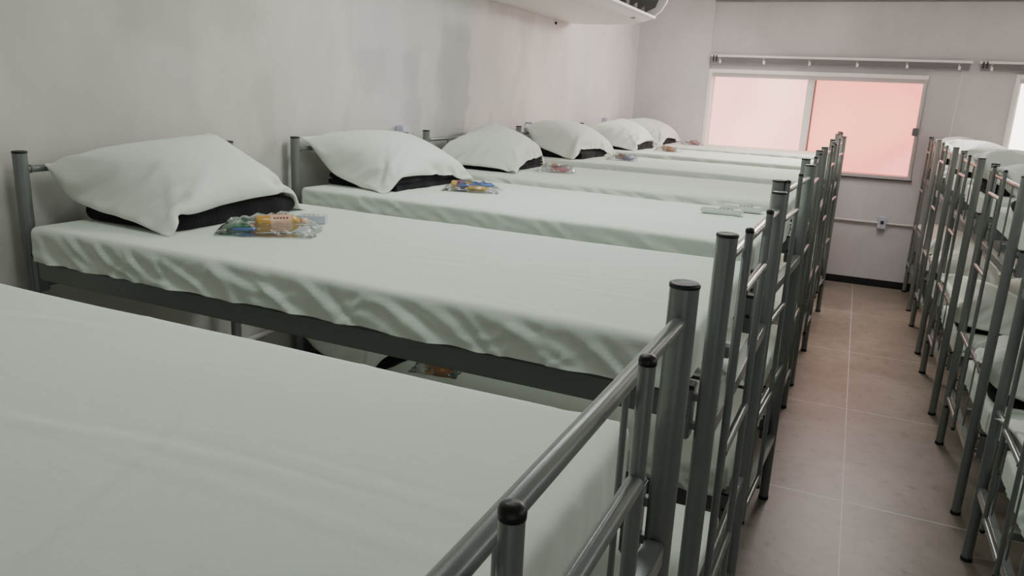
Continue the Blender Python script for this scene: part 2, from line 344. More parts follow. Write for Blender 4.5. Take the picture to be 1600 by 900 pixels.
# ------------------------------------------------------------------ bunk bed
LEN, WID, HP, RP = 2.02, .80, 1.512, .0198
ZU, ZLo = 1.0, .19      # bases for upper / lower bunk level: rail 1.135-1.195 etc. (offset from these)
DZ = .81
def build_bed():
    t = bpy.data.objects.new('bunk_bed', None); C.objects.link(t)
    pm = MB().tube([(0, 0, .012), (0, 0, HP-.006)], RP, 24).mesh('post', M['paint'])
    cm = MB().lathe([(0, -.003), (RP+.0008, -.003), (RP+.0011, .0), (RP+.0006, .0025), (RP-.0025, .0035), (RP-.004, .0028), (0, .0031)], seg=24).mesh('cap', M['black'])
    fm = MB().lathe([(0, 0), (RP+.002, 0), (RP+.002, .014), (RP-.001, .016), (0, .016)], seg=20).mesh('foot_cap', M['black'])
    for x in (0, -LEN):
        for y in (0, WID):
            p = obj('post', pm, t, (x, y, 0)); obj('cap', cm, p, (0, 0, HP-.004)); obj('foot_cap', fm, p, (0, 0, .0))
    rail = MB().box((-LEN/2, 0, 1.165), (LEN-.075, .03, .06), bev=.006).mesh('side_rail', M['paint'])
    bk = MB().box((0, 0, 1.152), (.026, .034, .106), bev=.003).box((0, 0, 1.208), (.030, .037, .008), 1, bev=.003)
    for z in (1.125, 1.185): bk.box((.012, 0, z), (.02, .012, .014), 0)
    bk.lathe([(0, 0), (.006, 0), (.006, .004), (0, .004)], (.0, -.017, 1.15), 8, 1, Matrix.Rotation(PI/2, 3, 'X'))
    bk = bk.mesh('end_bracket', [M['paint'], M['black']])
    er = MB().box((0, WID/2, 1.12), (.028, WID-.04, .038), bev=.003).mesh('end_rail', M['paint'])
    gb = MB().tube([(0, .012, 1.458), (0, WID-.012, 1.458)], .0104, 18, caps=False).lathe([(.0098, 0), (.0125, 0), (.0125, .005), (.0098, .005)], (0, .024, 1.458), 14, 0, Matrix.Rotation(-PI/2, 3, 'X')).mesh('guard_bar', M['paint'])
    rod = MB().tube([(0, 0, 1.13), (0, 0, 1.455)], .0038, 10, caps=False).mesh('rod', M['paint'])
    sl = MB()
    for k in range(11): sl.box((-.12-k*.178, WID/2, 1.183), (.09, WID-.035, .016))
    sl.box((-LEN/2, WID/2, 1.160), (LEN-.05, .03, .028), 1)
    sl = sl.mesh('slat_base', [M['board'], M['paint']])
    for d in (0, -DZ):
        for y in (0, WID):
            r = obj('side_rail', rail, t, (0, y, d))
            obj('end_bracket', bk, r, (-.040, 0, 0)); obj('end_bracket', bk, r, (-LEN+.040, 0, 0), PI)
        for x in (0, -LEN):
            obj('end_rail', er, t, (x, 0, d)); obj('guard_bar', gb, t, (x, 0, d))
            for y in (.24, .55): obj('rod', rod, t, (x, y, d))
        obj('slat_base', sl, t, (0, 0, d))
    l = bpy.data.objects.new('ladder', None); C.objects.link(l); l.parent = t; l.location = (.028, .2, 0)
    um = MB().tube([(0, 0, .30), (0, 0, 1.506)], .0082, 18).mesh('upright', M['paint'])
    lc = MB().lathe([(0, -.004), (.0087, -.004), (.0089, .0005), (.0078, .004), (.004, .006), (0, .0065)], seg=18).mesh('ladder_cap', M['black'])
    lf = MB().lathe([(0, 0), (.009, 0), (.009, .012), (.0082, .013)], seg=16).mesh('ladder_foot', M['black'])
    rg = MB().tube([(0, .008, 0), (0, .292, 0)], .0092, 16, caps=False).mesh('rung', M['paint'])
    hk = MB().tube([(0, 0, 0), (0, 0, .012), (-.008, 0, .022), (-.026, 0, .025), (-.04, 0, .016)], .005, 8).mesh('hook', M['paint'])
    for y in (0, .30):
        obj('upright', um, l, (0, y, 0)); obj('ladder_cap', lc, l, (0, y, 1.508)); obj('ladder_foot', lf, l, (0, y, .296))
    for z in (1.385, 1.04, .695, .35): obj('rung', rg, l, (0, 0, z))
    return t
proto = build_bed()
# (aisle post x, near aisle y, near wall y, ladder offset)
LB = [(-.190, .187, .215, .18), (-.190, 1.42, 1.465, .08), (-.205, 2.565, 2.69, .0), (-.195, 3.745, 3.80, .17), (-.163, 4.955, 5.03, .2), (-.158, 6.20, 6.36, .2), (-.158, 7.50, 7.50, .2)]
RB = [(.645, 2.452, .17), (.645, 3.647, .255), (.641, 4.893, .2), (.640, 6.15, .2), (.645, 7.50, .2)]
ords = ['nearest', 'second', 'third', 'fourth', 'fifth', 'sixth', 'farthest']
beds = []
for i, (x, ya, yw, lo) in enumerate(LB):
    b = proto if i == 0 else copytree(proto)
    rz = -math.atan2(yw-ya, LEN); b.location = (x, ya, 0); b.rotation_euler = (0, 0, rz)
    for ch in b.children:
        if ch.name.startswith('ladder'): ch.location.y = lo; ch.location.x = .036 if i == 0 else .028
    lab = {0: 'grey steel bunk bed in the left foreground, its ladder at bottom centre',
           1: 'grey steel bunk bed directly behind the foreground bunk, carrying the largest-looking pillow',
           6: 'grey steel bunk bed at the far end of the left row, against the window wall'}.get(i, 'grey steel bunk bed, %s from the camera in the left row' % ords[i])
    tag(b, lab, 'bunk bed', 'bunk beds of the left row'); beds.append(('L', i, b, x, ya, rz))
for i, (x, y, lo) in enumerate(RB):
    b = copytree(proto); b.location = (x, y+WID, 0); b.rotation_euler = (0, 0, PI)
    for ch in b.children:
        if ch.name.startswith('ladder'): ch.location.y = WID-lo-.30
    lab = ['grey steel bunk bed nearest the camera in the right row', 'grey steel bunk bed, second from the camera in the right row',
           'grey steel bunk bed, third from the camera in the right row', 'grey steel bunk bed, fourth from the camera in the right row', 'grey steel bunk bed at the far end of the right row, by the window wall'][i]
    tag(b, lab, 'bunk bed', 'bunk beds of the right row'); beds.append(('R', i, b, x, y+WID, PI))

# ------------------------------------------------------------------ mattresses in fitted sheets
def sines(p, seed, k0, n=7):
    r = np.random.RandomState(seed); o = np.zeros(len(p))
    for i in range(n):
        d = r.normal(size=p.shape[1]); d /= np.linalg.norm(d); o += np.sin(p@d*k0*(.5+1.2*r.rand())*2*PI+r.rand()*6.3)/n
    return o
def creases(s, t, seed, n, S, T, ang, L, w, amp, curv=.6):
    r = np.random.RandomState(seed); o = np.zeros(len(s))
    for i in range(n):
        s0 = S[0]+(S[1]-S[0])*r.rand(); t0 = T[0]+(T[1]-T[0])*r.rand()
        a = ang[0]+(ang[1]-ang[0])*r.rand(); l_ = L[0]+(L[1]-L[0])*r.rand(); w_ = w[0]+(w[1]-w[0])*r.rand(); A = amp[0]+(amp[1]-amp[0])*r.rand()
        ds, dt = s-s0, t-t0
        u = ds*math.cos(a)+dt*math.sin(a); v = -ds*math.sin(a)+dt*math.cos(a)+curv*(r.rand()-.5)*u*u/l_
        o += A*np.exp(-(v/w_)**2)*np.clip(1-(u/l_)**2, 0, 1)**1.5
        o -= .6*A*np.exp(-((v-1.7*w_)/w_)**2)*np.clip(1-(u/l_)**2, 0, 1)**1.5
    return o
MX0, MX1, MW, MT = -.052, -LEN+.052, .865, .105
def mattress_mesh(seed, step=.010):
    nx = int((MX0-MX1)/step); ny = int(MW/(step*1.25)); nz = 13
    idx = {}; V = []; F = []
    def vid(i, j, k):
        if (i, j, k) not in idx: idx[(i, j, k)] = len(V); V.append((i/nx, j/ny, k/nz))
        return idx[(i, j, k)]
    for i in range(nx):
        for j in range(ny):
            F.append([vid(i, j, nz), vid(i+1, j, nz), vid(i+1, j+1, nz), vid(i, j+1, nz)])
    for k in range(nz):
        for i in range(nx):
            F.append([vid(i, 0, k), vid(i+1, 0, k), vid(i+1, 0, k+1), vid(i, 0, k+1)])
            F.append([vid(i+1, ny, k), vid(i, ny, k), vid(i, ny, k+1), vid(i+1, ny, k+1)])
        for j in range(ny):
            F.append([vid(0, j+1, k), vid(0, j, k), vid(0, j, k+1), vid(0, j+1, k+1)])
            F.append([vid(nx, j, k), vid(nx, j+1, k), vid(nx, j+1, k+1), vid(nx, j, k+1)])
    # underside: one face
    F.append([vid(0, ny, 0), vid(nx, ny, 0), vid(nx, 0, 0), vid(0, 0, 0)])
    U = np.array(V); L = MX0-MX1
    P = np.stack([MX1+U[:, 0]*L, (U[:, 1]-.5)*MW, -MT+U[:, 2]*MT], 1)
    r = .019
    lo = np.array([MX1+r, -MW/2+r, -MT+.0]); hi = np.array([MX0-r, MW/2-r, -r])
    Q = np.clip(P, lo, hi); D = P-Q; n = np.linalg.norm(D, axis=1); nn = np.where(n > 1e-9, n, 1)
    Nn = D/nn[:, None]; P = np.where((n > 1e-9)[:, None], Q+Nn*np.minimum(r, n*2)[:, None], P)
    P[:, :] = np.where((n > 1e-9)[:, None], Q+Nn*r, P)
    top = np.clip((P[:, 2]+.04)/.03, 0, 1)*(np.abs(Nn[:, 2]) > .3)
    depth = -P[:, 2]/MT      # 0 top .. 1 bottom
    side_y = (np.abs(Nn[:, 1]) > .5); side_x = (np.abs(Nn[:, 0]) > .5)
    sgn = np.sign(P[:, 1])
    # side folds
    s = P[:, 0]; z = P[:, 2]
    for sg in (-1, 1):
        m = (sgn == sg)
        h = creases(s, z, seed*7+sg+3, 42, (MX1, MX0), (-.10, -.03), (-.85, -.25), (.07, .26), (.0085, .018), (.002, .0085))
        h += creases(s, z, seed*11+sg+5, 44, (MX1, MX0), (-.11, -.03), (-.9, 1.1), (.03, .12), (.005, .009), (.001, .0035))
        h += .004*sines(np.stack([s, z*2], 1), seed+sg, 1.2)
        w = np.clip(depth*3.0, 0, 1)*np.abs(Nn[:, 1])
        P[:, 1] += np.where(m, sg*h*w, 0)
        # lower edge of the sheet hangs loose over the rail
        fl = np.clip((depth-.72)/.28, 0, 1)
        P[:, 1] += np.where(m, sg*fl*(.003+.006*sines(np.stack([s, s*0], 1), seed+20+sg, 3.2))*np.abs(Nn[:, 1]), 0)
        P[:, 2] += np.where(m & (np.abs(Nn[:, 1]) > .5), fl*(.005+.007*sines(np.stack([s, s*0], 1), seed+30+sg, 4.5)), 0)
    w = np.clip(depth*2, 0, 1)*np.abs(Nn[:, 0])
    h = creases(P[:, 1], z, seed*5+2, 24, (-MW/2, MW/2), (-.11, 0), (.8, 2.3), (.04, .1), (.008, .016), (.002, .007))
    P[:, 0] += np.sign(Nn[:, 0])*h*w
    # top: soft undulation and long faint creases
    tp = np.clip(1-depth*6, 0, 1)
    dz = .0035*sines(P[:, :2], seed+40, 1.0)+.0014*sines(P[:, :2], seed+41, 3.0)
    dz += creases(P[:, 0], P[:, 1], seed+50, 16, (MX1, MX0), (-.4, .4), (-.35, .35), (.15, .6), (.005, .014), (.0006, .0026), .3)
    dz += creases(P[:, 0], P[:, 1], seed+51, 8, (MX1, MX0), (-.4, .4), (1.1, 2.0), (.1, .35), (.008, .016), (.0005, .0018), .3)
    for xx in (-.5, -1.0, -1.5): dz += .0016*np.exp(-((P[:, 0]-xx)/.006)**2)
    dz += .0013*np.exp(-((P[:, 1]-.02)/.006)**2)
    P[:, 2] += dz*tp
    me = bpy.data.meshes.new('mattress'); me.from_pydata(P.tolist(), [], F); me.materials.append(M['sheet'])
    me.polygons.foreach_set('use_smooth', [True]*len(F)); me.update(); return me
mm = [mattress_mesh(1), mattress_mesh(2), mattress_mesh(3), mattress_mesh(4)]
ZTOP = 1.1955+MT    # mattress top, upper bunk

# ------------------------------------------------------------------ pillows: cloth relaxed with numpy
def pillow_mesh(seed, cx, cy, rz, tilt, W=.50, H=.72, vol=.021, bar=True, blanket=(-1.970, -1.560, -.272, .272)):
    r = np.random.RandomState(seed); nu, nv = 44, 60
    T = np.arange(nu*nv).reshape(nu, nv); B = T.copy(); n0 = nu*nv; inner = T[1:-1, 1:-1]
    B[1:-1, 1:-1] = n0+np.arange(inner.size).reshape(inner.shape); n = n0+inner.size
    u = (np.linspace(-.5, .5, nu)*W)[:, None]*np.ones((1, nv)); v = np.ones((nu, 1))*(np.linspace(-.5, .5, nv)*H)[None]
    P = np.zeros((n, 3))
    wgt = np.clip(np.minimum(.5-np.abs(u/W), .5-np.abs(v/H))/.10, 0, 1)
    for I, s in ((B, -1), (T, 1)):
        P[I, 0] = u; P[I, 1] = v; P[I, 2] = s*.012*wgt+r.normal(size=u.shape)*.0015
    P[T, 2] = .012*wgt+r.normal(size=u.shape)*.0015
    ct, st = math.cos(tilt), math.sin(tilt)
    x = P[:, 0]*ct-P[:, 2]*st; z = P[:, 0]*st+P[:, 2]*ct; P[:, 0] = x; P[:, 2] = -z if False else z
    c, s_ = math.cos(rz), math.sin(rz)
    x = P[:, 0]*c-P[:, 1]*s_; y = P[:, 0]*s_+P[:, 1]*c
    P[:, 0] = x+cx; P[:, 1] = y+cy; P[:, 2] += .15
    du, dv = W/(nu-1), H/(nv-1); dd = math.hypot(du, dv)
    G = []
    for I in (T, B):
        for o in (0, 1):
            a = I[o::2]; b = I[o+1::2]; m = min(len(a), len(b)); G.append((a[:m].ravel(), b[:m].ravel(), du, 1.))
            a = I[:, o::2]; b = I[:, o+1::2]; m = min(a.shape[1], b.shape[1]); G.append((a[:, :m].ravel(), b[:, :m].ravel(), dv, 1.))
            a = I[o:-1:2, :-1]; b = I[o+1::2, 1:]; m = min(len(a), len(b)); G.append((a[:m].ravel(), b[:m].ravel(), dd, .35))
            a = I[o:-1:2, 1:]; b = I[o+1::2, :-1]; m = min(len(a), len(b)); G.append((a[:m].ravel(), b[:m].ravel(), dd, .35))
        for o in range(3):
            a = I[o:-2:3]; b = I[o+2::3]; m = min(len(a), len(b)); G.append((a[:m].ravel(), b[:m].ravel(), 2*du, .28))
            a = I[:, o:-2:3]; b = I[:, o+2::3]; m = min(a.shape[1], b.shape[1]); G.append((a[:, :m].ravel(), b[:, :m].ravel(), 2*dv, .28))
    tri = []
    for I, fl in ((T, 0), (B, 1)):
        a, b, c2, d = I[:-1, :-1].ravel(), I[1:, :-1].ravel(), I[1:, 1:].ravel(), I[:-1, 1:].ravel()
        for q in ((a, b, c2), (a, c2, d)): tri.append(np.stack(q if not fl else q[::-1], 1))
    tri = np.concatenate(tri)
    fill = np.zeros(n); edge = np.clip((np.minimum((.5-np.abs(u/W))*W, (.5-np.abs(v/H))*H)-.035)/.045, 0, 1)*np.clip(((.5-np.abs(u/W))*W+(.5-np.abs(v/H))*H-.085)/.05, 0, 1)
    fill[T] = edge; fill[B] = np.maximum(edge, 0)
    bx0, bx1, by0, by1 = blanket
    def hf(x, y):
        def sm(d): return np.clip(d/.02, 0, 1)**.5
        h = .066*np.minimum(sm(x-bx0), sm(bx1-x))*np.minimum(sm(y-by0), sm(by1-y))
        if bar:
            d = np.clip(1-((x+LEN)/.020)**2, 0, 1); h = np.maximum(h, np.where(np.abs(x+LEN) < .02, (1.458-ZTOP)+.020*np.sqrt(d), 0))
        h = np.where((x < -LEN) & (np.abs(x+LEN) >= .012), (1.458-ZTOP)-.01, h)
        return h+.003
    X = P.copy(); Vv = np.zeros_like(P); dt = 1/60
    for step in range(150):
        a, b, c2 = X[tri[:, 0]], X[tri[:, 1]], X[tri[:, 2]]
        nrm = np.cross(b-a, c2-a); cen = X.mean(0)
        V = np.abs(np.einsum('ij,ij->i', a-cen, nrm).sum()/6)
        f = np.zeros_like(X)
        for k in range(3): 
            for ax in range(3): f[:, ax] += np.bincount(tri[:, k], nrm[:, ax], n)
        pr = np.clip((vol-V)/vol, -.2, 1)*3.0e5
        sgnV = 1 if np.einsum('ij,ij->i', a-cen, nrm).sum() > 0 else -1
        Vv += sgnV*f/6*pr*fill[:, None]*dt
        Vv[:, 2] -= .7*dt; Vv *= .88
        sp = np.linalg.norm(Vv, axis=1); Vv *= np.minimum(1, 1.2/np.maximum(sp, 1e-6))[:, None]
        X0 = X; X = X+Vv*dt
        for it in range(9):
            for i, j, L, k in G:
                d = X[j]-X[i]; l = np.linalg.norm(d, axis=1); q = (l-L)/np.maximum(l, 1e-9)
                if k < .3: q = np.minimum(q, 0)
                q = (q*.5*k)[:, None]*d; X[i] += q; X[j] -= q
            h = hf(X[:, 0], X[:, 1]); m = X[:, 2] < h
            X[m, 2] = h[m]; X[m, :2] = X0[m, :2]+(X[m, :2]-X0[m, :2])*.4
            X[:, 0] = np.maximum(X[:, 0], -LEN-.052 if bar else -9)
        Vv = (X-X0)/dt
    # pillowcase creases fanning out of the corners
    a, b, c2 = X[tri[:, 0]], X[tri[:, 1]], X[tri[:, 2]]; nrm = np.cross(b-a, c2-a); nv_ = np.zeros_like(X)
    for k in range(3):
        for ax in range(3): nv_[:, ax] += np.bincount(tri[:, k], nrm[:, ax], n)
    nv_ /= np.maximum(np.linalg.norm(nv_, axis=1), 1e-12)[:, None]
    if ((nv_*(X-X.mean(0))).sum() < 0): nv_ = -nv_
    for I, sd in ((T, 0), (B, 9)):
        uu = u.ravel(); vv = v.ravel(); h = np.zeros(len(uu))
        for k, (sx_, sy_) in enumerate(((1, 1), (1, -1), (-1, 1), (-1, -1))):
            a0 = math.atan2(-sy_*H, -sx_*W)
            h += creases(uu, vv, seed+sd+k, 6, (sx_*W*.38-.02, sx_*W*.38+.02), (sy_*H*.38-.03, sy_*H*.38+.03), (a0-.55, a0+.55), (.10, .24), (.007, .014), (.002, .0065), .25)
        h += creases(uu, vv, seed+sd+7, 8, (-W*.4, W*.4), (-H*.4, H*.4), (0, PI), (.08, .2), (.006, .014), (.001, .0035), .5)
        e = np.clip(np.minimum(.5-np.abs(uu/W), .5-np.abs(vv/H))/.06, 0, 1)
        X[I.ravel()] += nv_[I.ravel()]*(h*e)[:, None]
    bi_ = B.ravel(); X[bi_, 2] = np.maximum(X[bi_, 2], hf(X[bi_, 0], X[bi_, 1]))
    F = []
    for I, fl in ((T, 0), (B, 1)):
        q = np.stack([I[:-1, :-1].ravel(), I[1:, :-1].ravel(), I[1:, 1:].ravel(), I[:-1, 1:].ravel()], 1)
        F += (q[:, ::-1] if fl else q).tolist()
    me = bpy.data.meshes.new('pillow'); me.from_pydata(X.tolist(), [], F); me.materials.append(M['case'])
    bm = bmesh.new(); bm.from_mesh(me); bmesh.ops.recalc_face_normals(bm, faces=bm.faces); bm.to_mesh(me); bm.free()
    me.polygons.foreach_set('use_smooth', [True]*len(me.polygons)); me.update(); return me

def blanket_mesh(seed, nl, dx=.38, dy=.52, h=.056):
    """folded fleece: a serpentine of layers, folds showing on both short sides"""
    r = np.random.RandomState(seed); t = h/nl; b = MB()
    for l in range(nl):
        z0 = l*t; off = r.uniform(-.005, .005, 4); sec = []
        hx = dx/2-.006*l-t*.55 
        ny = 22; nx = 16; k = 10
        ring = []
        for a in range(k+1): th_ = -PI/2+PI*a/k; ring.append((hx+off[0]+math.cos(th_)*t*.55, z0+t/2+math.sin(th_)*t*.53))
        xs = np.linspace(hx+off[0], -hx+off[1], nx)[1:-1]
        for x in xs: ring.append((x, z0+t*1.02))
        for a in range(k+1): th_ = PI/2+PI*a/k; ring.append((-hx+off[1]+math.cos(th_)*t*.55, z0+t/2+math.sin(th_)*t*.53))
        for x in xs[::-1]: ring.append((x, z0+.0005))
        m = len(ring); vs = []; fs = []
        ys = np.linspace(-dy/2+off[2], dy/2+off[3], ny)
        for jy, y in enumerate(ys):
            e = min(jy, ny-1-jy); sh = 1-.22*(e == 0)
            for x, z in ring:
                wob = .004*math.sin(y*23+l*1.7+seed)+.003*math.sin(y*51+seed)
                zz = z0+t/2+(z-z0-t/2)*sh
                zz += .0035*math.sin(x*17+seed)*math.sin(y*13+1)*(l/nl)
                vs.append((x+wob*(1 if x > 0 else -1), y, max(zz, .0008)))
        for jy in range(ny-1):
            for q in range(m): a = jy*m+q; c = jy*m+(q+1) % m; fs.append([a, c, c+m, a+m])
        b.add(vs, fs)
        b.add(vs[:m], [list(range(m))], 0, True); b.add(vs[-m:], [list(range(m))[::-1]], 0, True)
    return b.mesh('folded_blanket', M['blanket'])
bl = [blanket_mesh(1, 3), blanket_mesh(5, 1), blanket_mesh(9, 2)]
# variants: (seed, centre x, centre y, rotation, tilt)
pv = [pillow_mesh(12, -1.80, .0, .05, -.34, .54, .72, .0300), pillow_mesh(23, -1.79, .0, -.08, -.24, .54, .73, .0300),
      pillow_mesh(31, -1.78, .0, .14, -.20, .54, .73, .0300), pillow_mesh(47, -1.79, .01, -.16, -.22, .53, .72, .0310)]

def put(mesh, name, bed, loc, dz, label, cat, group, rz=0, sub=0):
    """place a thing that lies on a bunk: loc in bed coordinates (x along, y from mattress centre)"""
    side, i, b, bx, by, brz = bed
    o = bpy.data.objects.new(name, mesh) if mesh else bpy.data.objects.new(name, None); C.objects.link(o)
    mt = Matrix.Translation((bx, by, 0)) @ Matrix.Rotation(brz, 4, 'Z')
    p = mt @ Vector((loc[0], loc[1]+WID/2, ZTOP+loc[2]+dz))
    o.location = p; o.rotation_euler = (0, 0, brz+rz)
    if sub:
        md = o.modifiers.new('sub', 'SUBSURF'); md.levels = 0; md.render_levels = sub
    tag(o, label, cat, group); return o
def bedname(side, i, lower):
    if side == 'L': n = ['nearest', 'second', 'third', 'fourth', 'fifth', 'sixth', 'farthest'][i]
    else: n = ['nearest', 'second', 'third', 'fourth', 'farthest'][i]
    return '%s bunk, %s bed from camera, %s row' % ('lower' if lower else 'upper', n, 'left' if side == 'L' else 'right')
for bi, bed in enumerate(beds):
    side, i = bed[0], bed[1]
    for lower in (0, 1):
        dz = -DZ*lower; nm = bedname(side, i, lower); row = 'left' if side == 'L' else 'right'; lv = 'lower' if lower else 'upper'
        mi = (i+2*lower+(side == 'R')) % 4
        put(mm[mi], 'mattress', bed, (0, -.03 if (side == 'L' and i == 0) else 0, 0), dz, 'white-sheeted mattress, %s' % nm, 'mattress', 'mattresses on the %s bunks, %s row' % (lv, row))
        if side == 'L' and i == 0: continue
        if side == 'L':
            pm = pv[(i-1) % 4]; oy = -.09 if (i == 2 and lower) else 0
            put(bl[i % 3], 'folded_blanket', bed, (-1.765+oy*.2, oy, 0), dz, 'folded black blanket under pillow, %s' % nm, 'blanket', 'folded blankets on the %s bunks, %s row' % (lv, row), rz=0)
            put(pm, 'pillow', bed, (oy*.4, oy, 0), dz, 'plump white pillow, %s' % nm, 'pillow', 'pillows on the %s bunks, %s row' % (lv, row), sub=1)
        else:
            # pillows of the right row lie at the aisle end
            sx = -LEN
            o = put(bl[i % 3], 'folded_blanket', bed, (-.255, 0, 0), dz, 'folded black blanket under pillow, %s' % nm, 'blanket', 'folded blankets on the %s bunks, %s row' % (lv, row), rz=PI)
            oy = .06 if (i == 0 and lower) else 0
            o = put(pv[(i+1+lower) % 4], 'pillow', bed, (sx, oy, 0), dz, 'plump white pillow, %s' % nm, 'pillow', 'pillows on the %s bunks, %s row' % (lv, row), rz=PI, sub=1)

# ------------------------------------------------------------------ toiletry kits in clear bags
def bag_mesh(seed, dx, dy, h):
    r = np.random.RandomState(seed); nx, ny = 26, 22; b = MB(); vs = []
    g = np.random.RandomState(seed).rand(6)*6
    for s in (1, 0):
        for i in range(nx):
            for j in range(ny):
                a = i/(nx-1)*2-1; c = j/(ny-1)*2-1
                k = max(0, (1-a*a))**.45*max(0, (1-c*c))**.45
                zz = (.003+k*h*(.78+.22*math.sin(a*5+g[0])*math.sin(c*4+g[1])+.10*math.sin(a*17+c*9+g[2])+.08*math.sin(c*23-a*8+g[3]))) if s else .0015
                ed = 1+.04*math.sin(c*7+g[4])*abs(a)+.03*math.sin(a*9+g[5])*abs(c)
                vs.append((a*dx/2*ed, c*dy/2*ed, zz))
    fs = []
    for s in (0, 1):
        o = s*nx*ny
        for i in range(nx-1):
            for j in range(ny-1):
                q = [o+i*ny+j, o+(i+1)*ny+j, o+(i+1)*ny+j+1, o+i*ny+j+1]; fs.append(q if s == 0 else q[::-1])
    b.add(vs, fs); return b.mesh('clear_bag', M['film'])
def bottle(parent_mats, L=.13, R=.021):
    t = bpy.data.objects.new('bottle', None); C.objects.link(t); RX = Matrix.Rotation(PI/2, 3, 'Y')
    part('bottle_body', MB().lathe([(0, 0), (R*.8, .001), (R, .008), (R*.97, L*.35), (R, L*.68), (R*.8, L*.78), (R*.42, L*.84), (R*.42, L*.87), (0, L*.87)], (0, 0, R), 20, 0, RX), M[parent_mats[0]], t)
    part('bottle_label', MB().lathe([(R*1.02, L*.26), (R*1.03, L*.30), (R*1.03, L*.66), (R*1.02, L*.67)], (0, 0, R), 20, 0, RX), M[parent_mats[1]], t)
    q = MB()
    for k in range(5): q.box((L*(.34+.06*k), .0, R*2.035+.0002), (.004, .010-.002*(k % 2), .0012)); q.box((L*(.34+.06*k), -R*.75, R*1.72), (.004, .006, .004))
    part('label_print', q, M['ink'], t)
    part('bottle_cap', MB().lathe([(0, L*.87), (R*.52, L*.87), (R*.55, L*.89), (R*.5, L), (0, L)], (0, 0, R), 16, 0, RX), M[parent_mats[2]], t)
    return t
def packet(c, d, name='soap_packet', seed=0):
    b = MB(); bm = bmesh.new(); bmesh.ops.create_cube(bm, size=1); bmesh.ops.scale(bm, vec=d, verts=bm.verts)
    bmesh.ops.bevel(bm, geom=bm.edges[:], offset=min(d)*.32, segments=3, affect='EDGES'); bm.verts.index_update()
    b.add([(v.co.x, v.co.y, v.co.z+d[2]/2) for v in bm.verts], [[v.index for v in f.verts] for f in bm.faces]); bm.free()
    for s in (-1, 1):     # crimped wrapper ends
        n = 9; vs = []
        for k in range(n): y = (k/(n-1)-.5)*d[1]*.9; zz = d[2]/2+(.0015 if k % 2 else -.0015); vs += [(s*d[0]*.49, y, zz), (s*(d[0]*.49+.010), y*1.08, zz)]
        b.add(vs, [[2*k, 2*k+1, 2*k+3, 2*k+2] for k in range(n-1)], 0, False)
    return obj(name, b.mesh(name, M[c]))
def brush(c):
    t = bpy.data.objects.new('toothbrush', None); C.objects.link(t)
    part('handle', MB().tube([(0, 0, .005), (.05, .002, .006), (.11, 0, .006), (.15, 0, .005)], .004, 8, radii=[.0045, .005, .003, .004]), M[c], t)
    q = MB()
    for k in range(5): q.box((.128+k*.005, 0, .012), (.003, .007, .010))
    part('bristles', q, M['white'], t); return t
def pad(c, R=.032, name='sponge'):
    b = MB(); b.lathe([(0, 0), (R*.9, 0), (R, .004), (R*.96, .009), (R*.7, .0115), (0, .012)], seg=24)
    b.v = [(x*1.5, y*.8, z) for x, y, z in b.v]; return obj(name, b.mesh(name, M[c]))
def comb(c):
    b = MB().box((0, 0, .003), (.12, .008, .004), bev=.001)
    for k in range(28): b.box((-.055+k*.004, -.012, .003), (.0018, .02, .003))
    return obj('comb', b.mesh('comb', M[c]))
def kit(bed, pos, lower, rz, items, where, seed, size=(.22, .15, .046)):
    dz = -DZ*lower
    put(bag_mesh(seed, *size), 'clear_bag', bed, (pos[0], pos[1], .002), dz, 'clear plastic toiletry bag '+where, 'bag', 'toiletry bags on the beds', rz)
    side, i, b, bx, by, brz = bed
    mt = Matrix.Translation((bx, by, 0)) @ Matrix.Rotation(brz, 4, 'Z')
    for (o, dx, dy, dzz, r, label, cat) in items:
        c, s = math.cos(rz), math.sin(rz)
        o.location = mt @ Vector((pos[0]+dx*c-dy*s, pos[1]+dx*s+dy*c+WID/2, ZTOP+.0065+dzz+dz)); o.rotation_euler = (0, 0, brz+rz+r)
        tag(o, label+' in clear bag '+where, cat)
# L1: amber bottle, green packets, boxed soap
w = 'beside the nearest pillow, left row'
kit(beds[1], (-1.385, -.075, 0), 0, .5, [
    (bottle(('amber', 'peach', 'peach'), .15, .026), -.03, -.045, 0, .42, 'amber lotion bottle with peach label', 'bottle'),
    (packet('green', (.07, .04, .018)), -.095, .0, 0, .3, 'green wrapped packet', 'packet'),
    (packet('orange', (.05, .03, .014)), -.055, .03, 0, 1.1, 'small orange wrapped soap', 'soap'),
    (brush('blue'), -.10, -.035, 0, .15, 'toothbrush with blue handle', 'toothbrush')], w, 3, (.28, .18, .056))
bx = bpy.data.objects.new('soap_box', None)
C.objects.link(bx)
part('carton', MB().box((0, 0, .012), (.085, .045, .024), bev=.002), M['white'], bx)
part('carton_edge', MB().box((.043, 0, .012), (.004, .046, .025), bev=.001).box((-.0, -.0228, .012), (.086, .0012, .0245)), M['box'], bx)
q = MB()
for k in range(4): q.box((-.025+k*.014, .002, .0246), (.006, .022-.006*(k % 2), .0008))
part('carton_print', q, M['key'], bx)
bx.location = (-1.575, 1.985, ZTOP+.002); bx.rotation_euler = (0, 0, .45)
tag(bx, 'small white carton with navy edges beside the amber bottle of the nearest toiletry bag', 'box')
w = 'beside the second pillow, left row'
kit(beds[2], (-1.375, .03, 0), 0, .35, [
    (packet('gold', (.085, .045, .022)), .03, -.045, 0, .0, 'gold wrapped soap bar', 'soap'),
    (bottle(('gold', 'purple', 'gold'), .10, .019), -.095, -.01, 0, .2, 'small bottle with purple label', 'bottle'),
    (pad('blue', .036), .045, .02, .016, .1, 'blue oval sponge', 'sponge'),
    (packet('blue', (.07, .035, .01), 'paper_sachet'), -.02, -.012, .014, .4, 'blue sachet', 'sachet'),
    (comb('white'), .0, .045, 0, .1, 'white comb', 'comb')], w, 8, (.25, .16, .042))
